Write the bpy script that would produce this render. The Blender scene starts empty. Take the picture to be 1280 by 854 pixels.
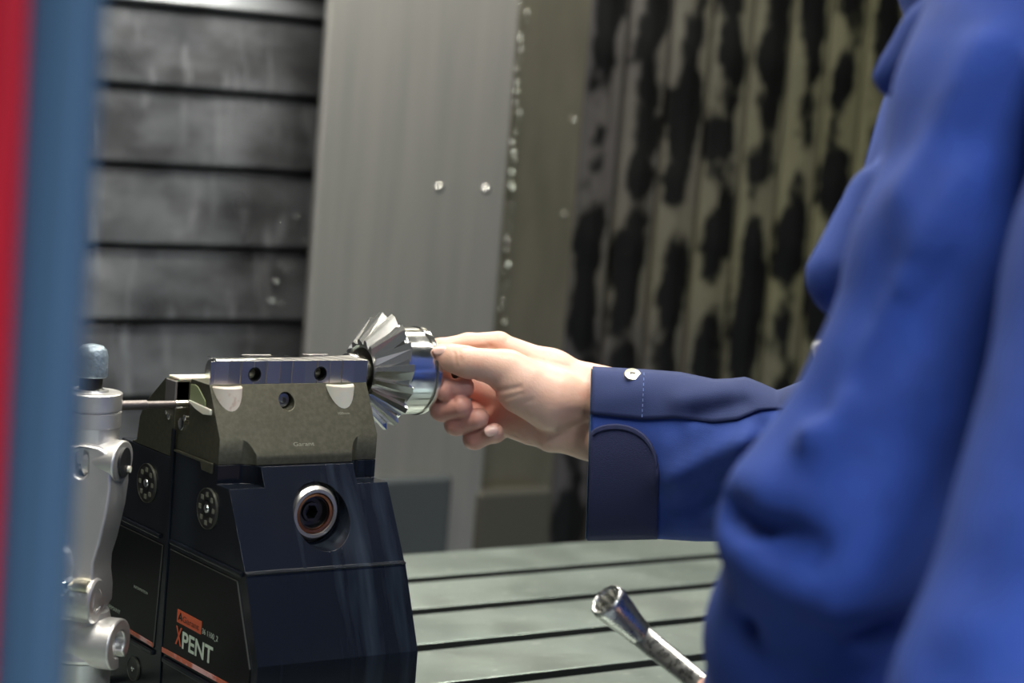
import bpy, bmesh, math, random
import numpy as np
from mathutils import Vector, Matrix
random.seed(7)
S = bpy.context.scene
COL = S.collection

# ------------------------------------------------------------------ camera
# World frame: X along the vise jaws, Y towards the back wall, Z up, table top z=0.
F = 2660.0
PIT, ROL, AZ = math.radians(6.5), math.radians(4.57), math.radians(54.0)
_E1 = np.array([math.sin(AZ), math.cos(AZ), 0]); _E2 = np.array([-math.cos(AZ), math.sin(AZ), 0])
_fw = np.array([0, math.cos(PIT), -math.sin(PIT)]); _up = np.array([0, math.sin(PIT), math.cos(PIT)]); _r = np.array([1., 0, 0])
_R = math.cos(ROL)*_r + math.sin(ROL)*_up; _U = -math.sin(ROL)*_r + math.cos(ROL)*_up
def _l(a): return np.array([a@_E1, a@_E2, a[2]])
FW, RT, UP = _l(_fw), _l(_R), _l(_U)
_c0 = np.array([0, 0, .44]); _A = _c0 + (_fw + _R*(263.7-640)/F - _U*(452-427)/F)*1.4
CAM = np.array([-(_A@_E1), -(_A@_E2), .44])
def ray(px, py): return FW + RT*(px-640)/F - UP*(py-427)/F
def P(px, py, d): return CAM + ray(px, py)*d                       # point at camera depth d
def onY(px, py, y): r = ray(px, py); return CAM + r*((y-CAM[1])/r[1])
def onX(px, py, x): r = ray(px, py); return CAM + r*((x-CAM[0])/r[0])
def cs(px, py, d): return np.array([(px-640)/F*d, (py-427)/F*d, d])   # camera-space metres (x right, y down, z away)
def c2w(q): q = np.asarray(q); return CAM + q[..., 0:1]*RT - q[..., 1:2]*UP + q[..., 2:3]*FW

cd = bpy.data.cameras.new('camera'); cam = bpy.data.objects.new('camera', cd); COL.objects.link(cam)
cam.matrix_world = Matrix(((RT[0], UP[0], -FW[0], CAM[0]), (RT[1], UP[1], -FW[1], CAM[1]), (RT[2], UP[2], -FW[2], CAM[2]), (0, 0, 0, 1)))
cd.sensor_width = 36; cd.lens = F*36/1280; cd.clip_start = .01
cd.dof.use_dof = True; cd.dof.focus_distance = 1.46; cd.dof.aperture_fstop = 5.6
S.camera = cam

# ------------------------------------------------------------------ world, lights, exposure
w = bpy.data.worlds.new('world'); S.world = w; w.use_nodes = True
bg = w.node_tree.nodes['Background']; bg.inputs[0].default_value = (.80, .90, 1, 1); bg.inputs[1].default_value = .10
S.view_settings.view_transform = 'Standard'; S.view_settings.look = 'None'
S.view_settings.exposure = 0.0; S.view_settings.gamma = 1; S.view_settings.use_curve_mapping = False
LAMPS = [  # name position, size, watts, colour : the LED bars of the machine room
    ((.15, -.16, 1.12), (1.1, .07), 15, (1, .96, .88)),
    ((.55, .58, 1.12), (1.4, .07), 18, (1, .98, .86)),
]

FILL_LAMPS = [((2.0, -2.3, 2.35), 110), ((1.0, -2.8, 2.35), 70), ((-1.2, -1.90, 2.35), 200)]   # unseen tube lamps, added to light the jacket and streak the vise
FILL_LAMP_DIR = math.radians(-45)

# ------------------------------------------------------------------ helpers
def tag(o, label=None, cat=None, group=None, kind=None):
    if label: o['label'] = label
    if cat: o['category'] = cat
    if group: o['group'] = group
    if kind: o['kind'] = kind
    return o
def thing(name, loc, label, cat, group=None):
    o = bpy.data.objects.new(name, None); COL.objects.link(o); o.location = Vector(loc); o.empty_display_size = .03
    return tag(o, label, cat, group)
def _origin(o):
    p = Vector((0, 0, 0))
    while o is not None: p += o.location; o = o.parent
    return p
def obj(name, verts, faces, mat, parent=None, smooth=False, sharp=None, origin=None):
    me = bpy.data.meshes.new(name)
    off = _origin(parent) if parent is not None else Vector(origin if origin is not None else (0, 0, 0))
    verts = np.asarray(verts, dtype=float) - np.array(off)
    me.from_pydata(verts.tolist(), [], faces if isinstance(faces, list) else faces.tolist()); me.update()
    if mat: me.materials.append(mat)
    if smooth:
        me.polygons.foreach_set('use_smooth', [True]*len(me.polygons))
        if sharp: me.set_sharp_from_angle(angle=math.radians(sharp))
    o = bpy.data.objects.new(name, me); COL.objects.link(o)
    if parent is not None: o.parent = parent
    else: o.location = off
    return o
def fix(o):
    bm = bmesh.new(); bm.from_mesh(o.data); bmesh.ops.recalc_face_normals(bm, faces=bm.faces); bm.to_mesh(o.data); bm.free(); return o
def bev(o, w=.001, seg=2, ang=30):
    m = o.modifiers.new('bevel', 'BEVEL'); m.width = w; m.segments = seg; m.limit_method = 'ANGLE'; m.angle_limit = math.radians(ang); return o
def wn(o):
    m = o.modifiers.new('normals', 'WEIGHTED_NORMAL'); m.keep_sharp = False; m.weight = 100; return o
def boxg(x0, x1, y0, y1, z0, z1):
    v = [(x0,y0,z0),(x1,y0,z0),(x1,y1,z0),(x0,y1,z0),(x0,y0,z1),(x1,y0,z1),(x1,y1,z1),(x0,y1,z1)]
    f = [(0,3,2,1),(4,5,6,7),(0,1,5,4),(1,2,6,5),(2,3,7,6),(3,0,4,7)]
    return v, f
def box(name, b, mat, parent=None, bw=.001, **k):
    v, f = boxg(*b); o = obj(name, v, f, mat, parent, **k)
    return bev(o, bw) if bw else o
def prism(name, prof, axis, a0, a1, mat, parent=None, bw=0, **k):
    # prof: closed polygon; axis 'x': prof=(y,z); 'y': prof=(x,z); 'z': prof=(x,y)
    def mk(p, a): return {'x': (a, p[0], p[1]), 'y': (p[0], a, p[1]), 'z': (p[0], p[1], a)}[axis]
    n = len(prof); v = [mk(p, a0) for p in prof] + [mk(p, a1) for p in prof]
    f = [tuple(range(n))[::-1], tuple(range(n, 2*n))] + [(i, (i+1) % n, n+(i+1) % n, n+i) for i in range(n)]
    o = fix(obj(name, v, f, mat, parent, **k))
    return bev(o, bw) if bw else o
def loft(name, rings, mat, parent=None, cap=True, smooth=True, sharp=40, **k):
    n = len(rings[0]); v = [p for r in rings for p in r]; f = []
    for i in range(len(rings)-1):
        for j in range(n):
            f.append((i*n+j, i*n+(j+1) % n, (i+1)*n+(j+1) % n, (i+1)*n+j))
    if cap: f += [tuple(range(n))[::-1], tuple(range((len(rings)-1)*n, len(rings)*n))]
    return fix(obj(name, v, f, mat, parent, smooth=smooth, sharp=sharp, **k))
def frame(ax):
    ax = np.asarray(ax, float); ax = ax/np.linalg.norm(ax)
    t = np.array([0, 0, 1.]) if abs(ax[2]) < .9 else np.array([1., 0, 0])
    a = np.cross(ax, t); a /= np.linalg.norm(a); b = np.cross(ax, a); return ax, a, b
def lathe(name, base, ax, prof, mat, parent=None, n=48, closed=False, sharp=30, **k):
    # prof: list of (distance along axis, radius)
    ax, a, b = frame(ax); base = np.asarray(base, float); rings = []
    for t, r in prof:
        rings.append([base + ax*t + (a*math.cos(q) + b*math.sin(q))*max(r, 1e-5) for q in np.linspace(0, 2*math.pi, n, endpoint=False)])
    if closed: rings.append(rings[0])
    return loft(name, rings, mat, parent, cap=not closed, sharp=sharp, **k)
def sphere(name, c, r, mat, parent=None, seg=16, sc=(1, 1, 1), **k):
    prof = [(-math.cos(t)*r*sc[2], math.sin(t)*r) for t in np.linspace(0.02, math.pi-.02, seg//2+1)]
    return lathe(name, c, (0, 0, 1), prof, mat, parent, n=seg, sharp=None, **k)
def apply_bool(o, cutters, op='DIFFERENCE'):
    for c in cutters:
        m = o.modifiers.new('b', 'BOOLEAN'); m.operation = op; m.object = c; m.solver = 'EXACT'
    bpy.context.view_layer.update()
    me = bpy.data.meshes.new_from_object(o.evaluated_get(bpy.context.evaluated_depsgraph_get()))
    o.modifiers.clear(); o.data = me
    for c in cutters: bpy.data.objects.remove(c)
    return o
def sharpen(o, ang=30):
    me = o.data; me.polygons.foreach_set('use_smooth', [True]*len(me.polygons)); me.set_sharp_from_angle(angle=math.radians(ang)); return o
def text(name, s, loc, right, up, height, width, mat, parent, thick=.0002, bold=0.0):
    cu = bpy.data.curves.new(name, 'FONT'); cu.body = s; cu.size = 1; cu.extrude = 0; cu.align_x = 'LEFT'; cu.offset = bold
    t = bpy.data.objects.new(name, cu); COL.objects.link(t); bpy.context.view_layer.update()
    me = bpy.data.meshes.new_from_object(t.evaluated_get(bpy.context.evaluated_depsgraph_get())); bpy.data.objects.remove(t)
    v = np.array([x.co[:] for x in me.vertices]); f = [tuple(p.vertices) for p in me.polygons]
    bb0, bb1 = v.min(0), v.max(0); right = np.asarray(right, float); up = np.asarray(up, float); nrm = np.cross(right, up)
    q = np.asarray(loc) + np.outer((v[:, 0]-bb0[0])/(bb1[0]-bb0[0])*width, right) + np.outer((v[:, 1]-bb0[1])/(bb1[1]-bb0[1])*height, up) + nrm*thick
    return obj(name, q, f, mat, parent)

# --- signed-distance surfaces (naive surface nets) in camera-space metres
def cone(p, a, b, ra, rb):
    a = np.asarray(a, np.float32); b = np.asarray(b, np.float32); ba = b-a; l2 = float(ba@ba)+1e-12
    h = np.clip(((p-a)@ba)/l2, 0, 1); d = p-a-h[..., None]*ba
    return np.sqrt((d*d).sum(-1)) - (ra+(rb-ra)*h)
def smin(a, b, k):
    h = np.maximum(k-np.abs(a-b), 0)/k; return np.minimum(a, b) - h*h*k*.25
def chain(p, pts, k=.002):
    d = None
    for (a, ra), (b, rb) in zip(pts[:-1], pts[1:]):
        e = cone(p, a, b, ra, rb); d = e if d is None else smin(d, e, k)
    return d
def nets(fn, lo, hi, h):
    ax = [np.arange(lo[i], hi[i]+h, h, dtype=np.float32) for i in range(3)]
    G = np.stack(np.meshgrid(*ax, indexing='ij'), -1); V = fn(G); sh = V.shape
    V = np.pad(V[1:-1, 1:-1, 1:-1], 1, constant_values=1.0)
    ins = V < 0; acc = np.zeros((sh[0]-1, sh[1]-1, sh[2]-1, 3), np.float32); cnt = np.zeros(acc.shape[:3], np.float32)
    def sl(o): return tuple(slice(o[i], sh[i]-1+o[i]) for i in range(3))
    for a in range(3):
        b, c = (a+1) % 3, (a+2) % 3
        for ob in (0, 1):
            for oc in (0, 1):
                o0 = [0, 0, 0]; o0[b] = ob; o0[c] = oc; o1 = list(o0); o1[a] = 1
                v0, v1 = V[sl(o0)], V[sl(o1)]; m = (v0 < 0) != (v1 < 0)
                t = np.where(m, v0/(v0-v1+1e-20), 0); pt = np.zeros(acc.shape, np.float32)
                pt[..., a] = t; pt[..., b] = ob; pt[..., c] = oc
                acc += np.where(m[..., None], pt, 0); cnt += m
    act = cnt > 0; idx = -np.ones(act.shape, np.int64); idx[act] = np.arange(act.sum())
    cell = np.argwhere(act); v = (cell + acc[act]/cnt[act][:, None])*h + np.array(lo, np.float32)
    fs = []
    for a in range(3):
        b, c = (a+1) % 3, (a+2) % 3
        s0 = [slice(None)]*3; s1 = [slice(None)]*3; s0[a] = slice(0, -1); s1[a] = slice(1, None)
        m = ins[tuple(s0)] != ins[tuple(s1)]; e = np.argwhere(m)
        ok = (e[:, b] > 0) & (e[:, c] > 0) & (e[:, b] < sh[b]-1) & (e[:, c] < sh[c]-1); e = e[ok]
        def g(db, dc):
            q = e.copy(); q[:, b] += db; q[:, c] += dc; return idx[q[:, 0], q[:, 1], q[:, 2]]
        q = np.stack([g(-1, -1), g(0, -1), g(0, 0), g(-1, 0)], 1)
        flip = ~ins[e[:, 0], e[:, 1], e[:, 2]]; q[flip] = q[flip][:, ::-1]; fs.append(q)
    f = np.concatenate(fs); f = f[(f >= 0).all(1)]
    return v, f[:, ::-1]      # camera space is left-handed (y down): flip

# ------------------------------------------------------------------ materials
def M(name, col, rough=.5, metal=0., var=None, bump=None, coat=0, rvar=None, sss=0, spec=None, rnd=False):
    m = bpy.data.materials.new(name); m.use_nodes = True; nt = m.node_tree; b = nt.nodes['Principled BSDF']; L = nt.links
    b.inputs['Base Color'].default_value = (*col, 1); b.inputs['Roughness'].default_value = rough; b.inputs['Metallic'].default_value = metal
    if spec is not None: b.inputs['Specular IOR Level'].default_value = spec
    if coat: b.inputs['Coat Weight'].default_value = coat; b.inputs['Coat Roughness'].default_value = .12
    if sss: b.inputs['Subsurface Weight'].default_value = sss; b.inputs['Subsurface Radius'].default_value = (.012, .005, .003); b.inputs['Subsurface Scale'].default_value = .5
    tc = nt.nodes.new('ShaderNodeTexCoord')
    src = tc.outputs['Object']
    if rnd:      # every piece its own stains
        oi = nt.nodes.new('ShaderNodeObjectInfo'); mu = nt.nodes.new('ShaderNodeVectorMath'); mu.operation = 'MULTIPLY_ADD'; mu.inputs[1].default_value = (3, 5, 7)
        L.new(oi.outputs['Random'], mu.inputs[0]); L.new(src, mu.inputs[2]); src = mu.outputs[0]
    def noise(scale, st, detail=4, rough_=.55):
        mp = nt.nodes.new('ShaderNodeMapping'); mp.inputs['Scale'].default_value = st; L.new(src, mp.inputs[0])
        n = nt.nodes.new('ShaderNodeTexNoise'); n.inputs['Scale'].default_value = scale; n.inputs['Detail'].default_value = detail; n.inputs['Roughness'].default_value = rough_
        L.new(mp.outputs[0], n.inputs['Vector']); return n.outputs[0]
    prev = None
    for vv in (var or []):
        c2, scale, st, lo, hi = vv
        r = nt.nodes.new('ShaderNodeMapRange'); r.inputs[1].default_value = lo; r.inputs[2].default_value = hi; L.new(noise(scale, st), r.inputs[0])
        mx = nt.nodes.new('ShaderNodeMix'); mx.data_type = 'RGBA'; L.new(r.outputs[0], mx.inputs[0])
        if prev is None: mx.inputs[6].default_value = (*col, 1)
        else: L.new(prev, mx.inputs[6])
        mx.inputs[7].default_value = (*c2, 1); prev = mx.outputs[2]
    if prev is not None: L.new(prev, b.inputs['Base Color'])
    if rvar:
        r0, r1, scale, st = rvar; r = nt.nodes.new('ShaderNodeMapRange'); r.inputs[1].default_value = .35; r.inputs[2].default_value = .65
        r.inputs[3].default_value = r0; r.inputs[4].default_value = r1; L.new(noise(scale, st), r.inputs[0]); L.new(r.outputs[0], b.inputs['Roughness'])
    if bump:
        scale, strength, st, dist = bump; bp = nt.nodes.new('ShaderNodeBump'); bp.inputs['Strength'].default_value = strength; bp.inputs['Distance'].default_value = dist
        L.new(noise(scale, st, 3), bp.inputs['Height']); L.new(bp.outputs[0], b.inputs['Normal'])
    return m
def emit(name, col, s):
    m = bpy.data.materials.new(name); m.use_nodes = True; b = m.node_tree.nodes['Principled BSDF']
    b.inputs['Base Color'].default_value = (*col, 1); b.inputs['Emission Color'].default_value = (*col, 1); b.inputs['Emission Strength'].default_value = s; return m
O3 = (1, 1, 1)
m_table = M('oiled_table_steel', (.27, .315, .290), .40, .7, var=[((.31, .35, .32), 9, O3, .4, .7), ((.48, .51, .47), 70, (1, 2.5, 1), .63, .72)], rvar=(.34, .46, 14, O3))
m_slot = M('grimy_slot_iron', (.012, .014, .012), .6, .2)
m_olive = M('burnished_olive_steel', (.085, .082, .056), .44, .7, var=[((.108, .104, .073), 300, O3, .4, .65)], bump=(900, .15, O3, .0004))
m_black = M('black_vise_coating', (.006, .008, .012), .22, .0, rvar=(.18, .24, 40, (1, 1, .25)), spec=.30, var=[((.022, .030, .042), 30, (1.6, .3, .12), .56, .74)])  # lighter bluish streaks put vertical reflections into the coating colour
m_label = M('black_label_foil', (.002, .002, .003), .3, 0, spec=.15)
m_steel = M('bright_ground_steel', (.72, .71, .68), .16, 1, rvar=(.10, .24, 60, O3))
m_collar = M('dull_collar_steel', (.45, .44, .42), .36, .8)
m_tooth = M('ground_tooth_steel', (.80, .79, .76), .22, 1)
m_jaw = M('milled_jaw_steel', (.48, .46, .44), .34, 1)
m_dsteel = M('dark_tool_steel', (.07, .07, .065), .32, 1)
m_copper = M('copper_ring', (.42, .17, .09), .32, 1)
m_white = M('white_wax_plastic', (.80, .76, .64), .4, 0, sss=.2)
m_cream = M('stained_white_plastic', (.78, .69, .58), .45, 0, var=[((.55, .36, .26), 160, O3, .55, .75)])
m_alu = M('satin_aluminium', (.72, .70, .67), .36, .85, bump=(500, .05, O3, .0005), rvar=(.30, .44, 30, O3))
m_knob = M('hammered_grey_paint', (.20, .25, .29), .38, .4, bump=(260, .5, O3, .002))
m_rod = M('oxidised_rod_steel', (.16, .14, .13), .45, .9)
m_orange = M('orange_print', (.62, .10, .03), .4)
m_lwhite = M('white_print', (.60, .68, .55), .5)
m_pink = M('glossy_orange_stripe', (.55, .13, .07), .25, var=[((.75, .42, .40), 30, (1, 1, 1), .52, .6)])  # pinkish patches are reflections painted into the orange
m_col = M('brushed_column_steel', (.52, .50, .47), .45, .85, var=[((.44, .43, .41), 5, (9, 1, .6), .35, .7)], bump=(60, .03, (20, 1, .1), .001))
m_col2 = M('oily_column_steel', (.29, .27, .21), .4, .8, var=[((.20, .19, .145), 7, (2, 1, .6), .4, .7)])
m_way = M('stained_way_cover_steel', (.27, .28, .30), .34, .8, var=[((.13, .13, .14), 7, (1, 1, 2), .42, .62), ((.42, .43, .46), 16, (2.5, 1, .5), .58, .75)], rvar=(.26, .5, 9, O3))
m_slat = M('stained_slat_steel', (.15, .145, .085), .45, .4, rvar=(.34, .55, 12, O3))
def slat_stains_and_tint(m):      # long dark oil blots along the middle of every slat
    nt = m.node_tree; L = nt.links; b = nt.nodes['Principled BSDF']; N_ = nt.nodes.new
    tc = N_('ShaderNodeTexCoord'); oi = N_('ShaderNodeObjectInfo'); mu = N_('ShaderNodeVectorMath'); mu.operation = 'MULTIPLY_ADD'; mu.inputs[1].default_value = (0, 5, 9)
    L.new(oi.outputs['Random'], mu.inputs[0]); L.new(tc.outputs['Object'], mu.inputs[2])
    mp = N_('ShaderNodeMapping'); mp.inputs['Scale'].default_value = (.8, 1, .55); L.new(mu.outputs[0], mp.inputs[0])
    n1 = N_('ShaderNodeTexNoise'); n1.inputs['Scale'].default_value = 20; n1.inputs['Detail'].default_value = 3.0; n1.inputs['Roughness'].default_value = .55; L.new(mp.outputs[0], n1.inputs['Vector'])
    sp_ = N_('ShaderNodeSeparateXYZ'); L.new(tc.outputs['Object'], sp_.inputs[0])
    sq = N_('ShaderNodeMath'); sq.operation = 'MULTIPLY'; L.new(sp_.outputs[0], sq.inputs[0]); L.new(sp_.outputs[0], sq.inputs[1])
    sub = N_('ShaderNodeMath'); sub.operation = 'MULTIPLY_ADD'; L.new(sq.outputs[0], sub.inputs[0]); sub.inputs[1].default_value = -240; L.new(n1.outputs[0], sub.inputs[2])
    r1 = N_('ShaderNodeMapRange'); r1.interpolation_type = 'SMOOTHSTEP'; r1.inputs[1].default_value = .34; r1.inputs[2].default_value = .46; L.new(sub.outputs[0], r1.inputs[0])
    ge = N_('ShaderNodeNewGeometry'); s2 = N_('ShaderNodeSeparateXYZ'); L.new(ge.outputs['Position'], s2.inputs[0])
    n2 = N_('ShaderNodeTexNoise'); n2.inputs['Scale'].default_value = 3; L.new(tc.outputs['Object'], n2.inputs['Vector'])
    ad = N_('ShaderNodeMath'); ad.operation = 'ADD'; L.new(s2.outputs[0], ad.inputs[0]); L.new(n2.outputs[0], ad.inputs[1])
    r2 = N_('ShaderNodeMapRange'); r2.inputs[1].default_value = 1.62; r2.inputs[2].default_value = 2.15; L.new(ad.outputs[0], r2.inputs[0])
    m1 = N_('ShaderNodeMix'); m1.data_type = 'RGBA'; L.new(r2.outputs[0], m1.inputs[0]); m1.inputs[6].default_value = (.115, .105, .108, 1); m1.inputs[7].default_value = (.22, .212, .125, 1)  # grey to olive along x: a reflected tint mixed into the colour
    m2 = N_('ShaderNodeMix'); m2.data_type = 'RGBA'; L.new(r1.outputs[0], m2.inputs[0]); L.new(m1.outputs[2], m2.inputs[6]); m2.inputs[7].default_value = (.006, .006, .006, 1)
    L.new(m2.outputs[2], b.inputs['Base Color'])
slat_stains_and_tint(m_slat)
m_grime = M('black_grime', (.004, .004, .003), .7, 0)
m_wall = M('dark_machine_sheet', (.035, .038, .04), .5, .4)
m_blue = M('blue_door_lacquer', (.034, .072, .125), .42, 0)
m_red = M('red_door_lacquer', (.30, .002, .012), .42, 0)
m_skin = M('skin', (.66, .40, .29), .45, 0, sss=.12, var=[((.72, .47, .36), 26, O3, .4, .65), ((.64, .29, .22), 40, O3, .58, .78)], bump=(380, .22, (1, 1, 1), .0008))
m_nail = M('nail', (.78, .50, .42), .25, 0, sss=.15)
m_jacket = M('royal_blue_workwear', (.017, .052, .265), .85, 0, var=[((.012, .040, .21), 30, O3, .4, .65)], bump=(1500, .35, O3, .0006))
m_navy = M('navy_panel_cloth', (.011, .023, .095), .88, 0, bump=(1500, .4, O3, .0006))
m_tab = M('faded_navy_tab_cloth', (.016, .022, .075), .9, 0, bump=(900, .5, (1, 1, 2), .0008))
m_lining = M('grey_blue_cuff_edge', (.06, .12, .22), .85)
m_brass = M('pale_brass_snap', (.66, .62, .48), .28, 1)
m_wrench = M('chrome_vanadium', (.44, .44, .42), .28, 1, rvar=(.22, .38, 200, O3), bump=(350, .12, O3, .0006))
m_wtext = M('raised_bright_lettering', (.90, .90, .84), .5, 0)
m_hair = M('dark_hair', (.03, .018, .01), .6)
m_drop = M('coolant_drop', (.85, .88, .82), .04, .9)
m_lampbody = M('lamp_housing', (.6, .6, .6), .4, .6)
m_floor = M('workshop_floor', (.22, .23, .23), .5, 0)
m_hall = M('hall_ceiling_paint', (.45, .46, .47), .8)
m_shading_roof = M('machine_roof_sheet', (.10, .11, .11), .5, .3)
m_bore_shade = M('dark_bore', (.012, .012, .013), .5)  # black for discs that stand in for shade inside holes
m_lamp = emit('led_diffuser', (1, .98, .9), 12)
m_shoe = M('black_shoe_leather', (.01, .01, .01), .4)

# ------------------------------------------------------------------ setting
st = 'structure'
YB = 1.02
tag(box('floor', (-3.2, 3.4, -4.2, 1.5, -1.0, -.95), m_floor, bw=0), kind=st)
tag(box('wall_back', (-1.3, 2.0, 1.16, 1.2, -.95, 1.2), m_wall, bw=0), kind=st)
tag(box('wall_right', (1.95, 2.0, -.5, 1.16, -.95, 1.2), m_wall, bw=0), kind=st)
tag(box('wall_left', (-1.3, -1.26, -.3, 1.16, -.95, 1.2), m_wall, bw=0), kind=st)
tag(box('trim_1', (-1.3, 2.0, -1.16, 1.2, 1.2, 1.25), m_shading_roof, bw=0), kind=st)  # unseen machine roof, front edge stretched out to shade the jacket trunk
tag(box('ceiling', (-3.2, 3.4, -4.2, 1.5, 3.0, 3.1), m_hall, bw=0), kind=st)

for i, (p, sz, wt, col) in enumerate(LAMPS):
    t = thing('machine_lamp', (p[0], p[1], 1.2), ['long LED bar lamp under the machine roof above the operator', 'long LED bar lamp under the machine roof near the back covers'][i], 'lamp')
    x0, x1, y0, y1 = p[0]-sz[0]/2, p[0]+sz[0]/2, p[1]-sz[1]/2, p[1]+sz[1]/2
    box('housing', (x0-.02, x1+.02, y0-.02, y1+.02, 1.135, 1.2), m_lampbody, t, .004)
    box('diffuser', (x0, x1, y0, y1, 1.127, 1.137), m_lamp, t, .003)
    ld = bpy.data.lights.new('led', 'AREA'); ld.shape = 'RECTANGLE'; ld.size, ld.size_y = sz; ld.energy = wt; ld.color = col
    lo = bpy.data.objects.new('led_light', ld); COL.objects.link(lo); lo.parent = t; lo.location = (0, 0, 1.12-1.2)

for i, (p, wt) in enumerate(FILL_LAMPS):
    t = thing('workshop_lamp', p, ['long hall tube lamp far out over the right side of the workshop', 'long hall tube lamp behind the operator in the workshop', 'long hall tube lamp over the machine door in the workshop'][i], 'lamp')
    dv = np.array([math.cos(FILL_LAMP_DIR), math.sin(FILL_LAMP_DIR), 0])*1.1; c = np.array(p)
    lathe('tube', c-dv, dv, [(0, .02), (.02, .03), (2.18, .03), (2.2, .02)], m_lamp, t, 16)
    q = np.array([-dv[1], dv[0], 0])*.06
    v8 = [c-dv-q+(0, 0, .035), c+dv-q+(0, 0, .035), c+dv+q+(0, 0, .035), c-dv+q+(0, 0, .035)]; v8 += [v+np.array([0, 0, .04]) for v in v8]
    fix(obj('reflector', v8, boxg(0, 1, 0, 1, 0, 1)[1], m_lampbody, t))
    ld = bpy.data.lights.new('tube_light', 'AREA'); ld.shape = 'RECTANGLE'; ld.size, ld.size_y = 2.2, .12; ld.energy = wt; ld.color = (.80, .90, 1)
    lo = bpy.data.objects.new('tube_light', ld); COL.objects.link(lo); lo.parent = t; lo.location = (0, 0, -.04); lo.rotation_euler = (0, 0, FILL_LAMP_DIR)
    for e in (-.8, .8):
        a = c+dv*e; lathe('hanger', a+(0, 0, .07), (0, 0, 1), [(0, .004), (.58, .004)], m_lampbody, t, 8)

# --- telescopic way cover, left of the column
XL, XR = -.75, onY(392, 215, YB)[0]+.22
zs = [onY(258, y, YB)[2] for y in (-130, -20, 14, 115, 212, 312, 405, 500, 600, 700)]
wc = thing('way_cover', ((XL+XR)/2, YB+.03, -.95), 'dark stained steel way cover of overlapping horizontal plates', 'way cover')
box('backing', (XL, XR, YB+.055, YB+.075, -.95, 1.15), m_wall, wc, 0)
for i in range(len(zs)-1):
    z1, z0 = zs[i], zs[i+1]; s = .0016*i
    prism('plate', [(YB+s, z0+.006), (YB+s+.003, z0+.002), (YB+s+.05, z0+.002), (YB+s+.05, z1-.002), (YB+s+.012, z1-.002), (YB+s+.009, z1-.006)], 'x', XL, XR, m_way, wc, .0015)
for px, py in ((350, 330), (357, 340), (345, 352), (363, 368), (340, 376), (352, 380), (366, 330), (371, 272), (352, 276), (383, 300)):
    c = onY(px, py, YB+.008); sphere('drop', c, random.uniform(.0016, .003), m_drop, wc, 10)

# --- column
YC = .93
xl, xm, xr = onY(398, 215, YC)[0], onY(634, 215, YC)[0], onY(722, 215, YC+.03)[0]
mc = thing('machine_column', ((xl+xr)/2, YC+.05, -.95), 'brushed steel machine column with two rivets, darker panel along its edge', 'column')
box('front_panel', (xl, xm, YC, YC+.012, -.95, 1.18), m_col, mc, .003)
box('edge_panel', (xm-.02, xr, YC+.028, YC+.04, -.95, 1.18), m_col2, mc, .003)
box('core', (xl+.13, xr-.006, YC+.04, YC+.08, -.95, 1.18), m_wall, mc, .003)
zb = onY(530, 592, YC)[2]
box('base_cover', (xl-.06, onY(563, 640, YC-.02)[0], YC-.022, YC-.004, -.95, zb), M('dark_teal_cover', (.13, .145, .15), .42, .75), mc, .006)  # added plates give the column foot its dark reflection
box('base_cover', (onY(594, 640, YC)[0], onY(688, 640, YC)[0], YC-.006, YC+.026, -.95, onY(640, 612, YC)[2]), M('dark_brown_cover', (.13, .125, .105), .45, .7), mc, .006)
for px, py in ((549.5, 235), (607.5, 237)):
    c = onY(px, py, YC); lathe('rivet', c, (0, -1, 0), [(-.001, .0052), (.0012, .005), (.0026, .0035), (.003, .0008)], m_steel, mc, 20)
for k in range(34):
    py = -10+k*12.5+random.uniform(-4, 4); px = 655-py*.072+random.uniform(-4, 5); c = onY(px, py, YC+.022)
    sphere('drop', c, random.uniform(.0015, .0036), m_drop, mc, 10)
for px, py in ((716, 150), (706, 268), (600, 420)):
    sphere('drop', onY(px, py, YC+.026 if px > 650 else YC), .002, m_drop, mc, 10)

# --- vertical slat cover, right of the column
sx = [onY(p, 0, YB)[0] for p in (744, 797, 849, 902, 955)]
pit = (sx[-1]-sx[0])/4
sc_ = thing('slat_cover', (sx[0]+pit*7, YB+.03, -.95), 'oil-stained cover of narrow vertical steel slats behind the operator', 'slat cover')
box('backing', (sx[0]-.06, 1.94, YB+.032, YB+.07, -.95, 1.15), m_grime, sc_, 0)
k = -1
while sx[0]+pit*(k+1) < 1.94:
    x0 = sx[0]+pit*k; k += 1
    so = prism('slat', [(x0+.006, YB+.030), (x0+.0075, YB+.018), (x0+pit*.5, YB+.012), (x0+pit-.0085, YB+.012), (x0+pit-.006, YB+.016), (x0+pit-.006, YB+.030)], 'z', -.95, 1.15, m_slat, sc_)
    so.data.transform(Matrix.Translation((sc_.location.x-x0-pit/2, 0, 0))); so.location.x = x0+pit/2-sc_.location.x; bev(so, .0015)

# ------------------------------------------------------------------ T-slot table
tb = thing('machine_table', (.3, .06, -.95), 'grey oiled steel machine table with long parallel T-slots', 'table')
slots = [.335, .235, .135, .035, -.065, -.165]
ed = [.427] + slots + [-.265]
TX0, TX1 = -.62, 1.25
for i in range(len(ed)-1):
    y1 = ed[i] - (.009 if i > 0 else 0); y0 = ed[i+1] + (.009 if i < len(ed)-2 else 0)
    a1, a0 = (y1-.008 if i > 0 else y1), (y0+.008 if i < len(ed)-2 else y0)
    prism('table_rail', [(y0, 0), (y1, 0), (y1, -.016), (a1, -.016), (a1, -.034), (a0, -.034), (a0, -.016), (y0, -.016)], 'x', TX0, TX1, m_table, tb)
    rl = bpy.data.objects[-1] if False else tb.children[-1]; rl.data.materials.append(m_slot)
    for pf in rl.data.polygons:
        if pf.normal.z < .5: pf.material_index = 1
    bev(rl, .0010)
box('bed', (TX0, TX1, -.265, .427, -.12, -.034), m_slot, tb, .002)
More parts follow.
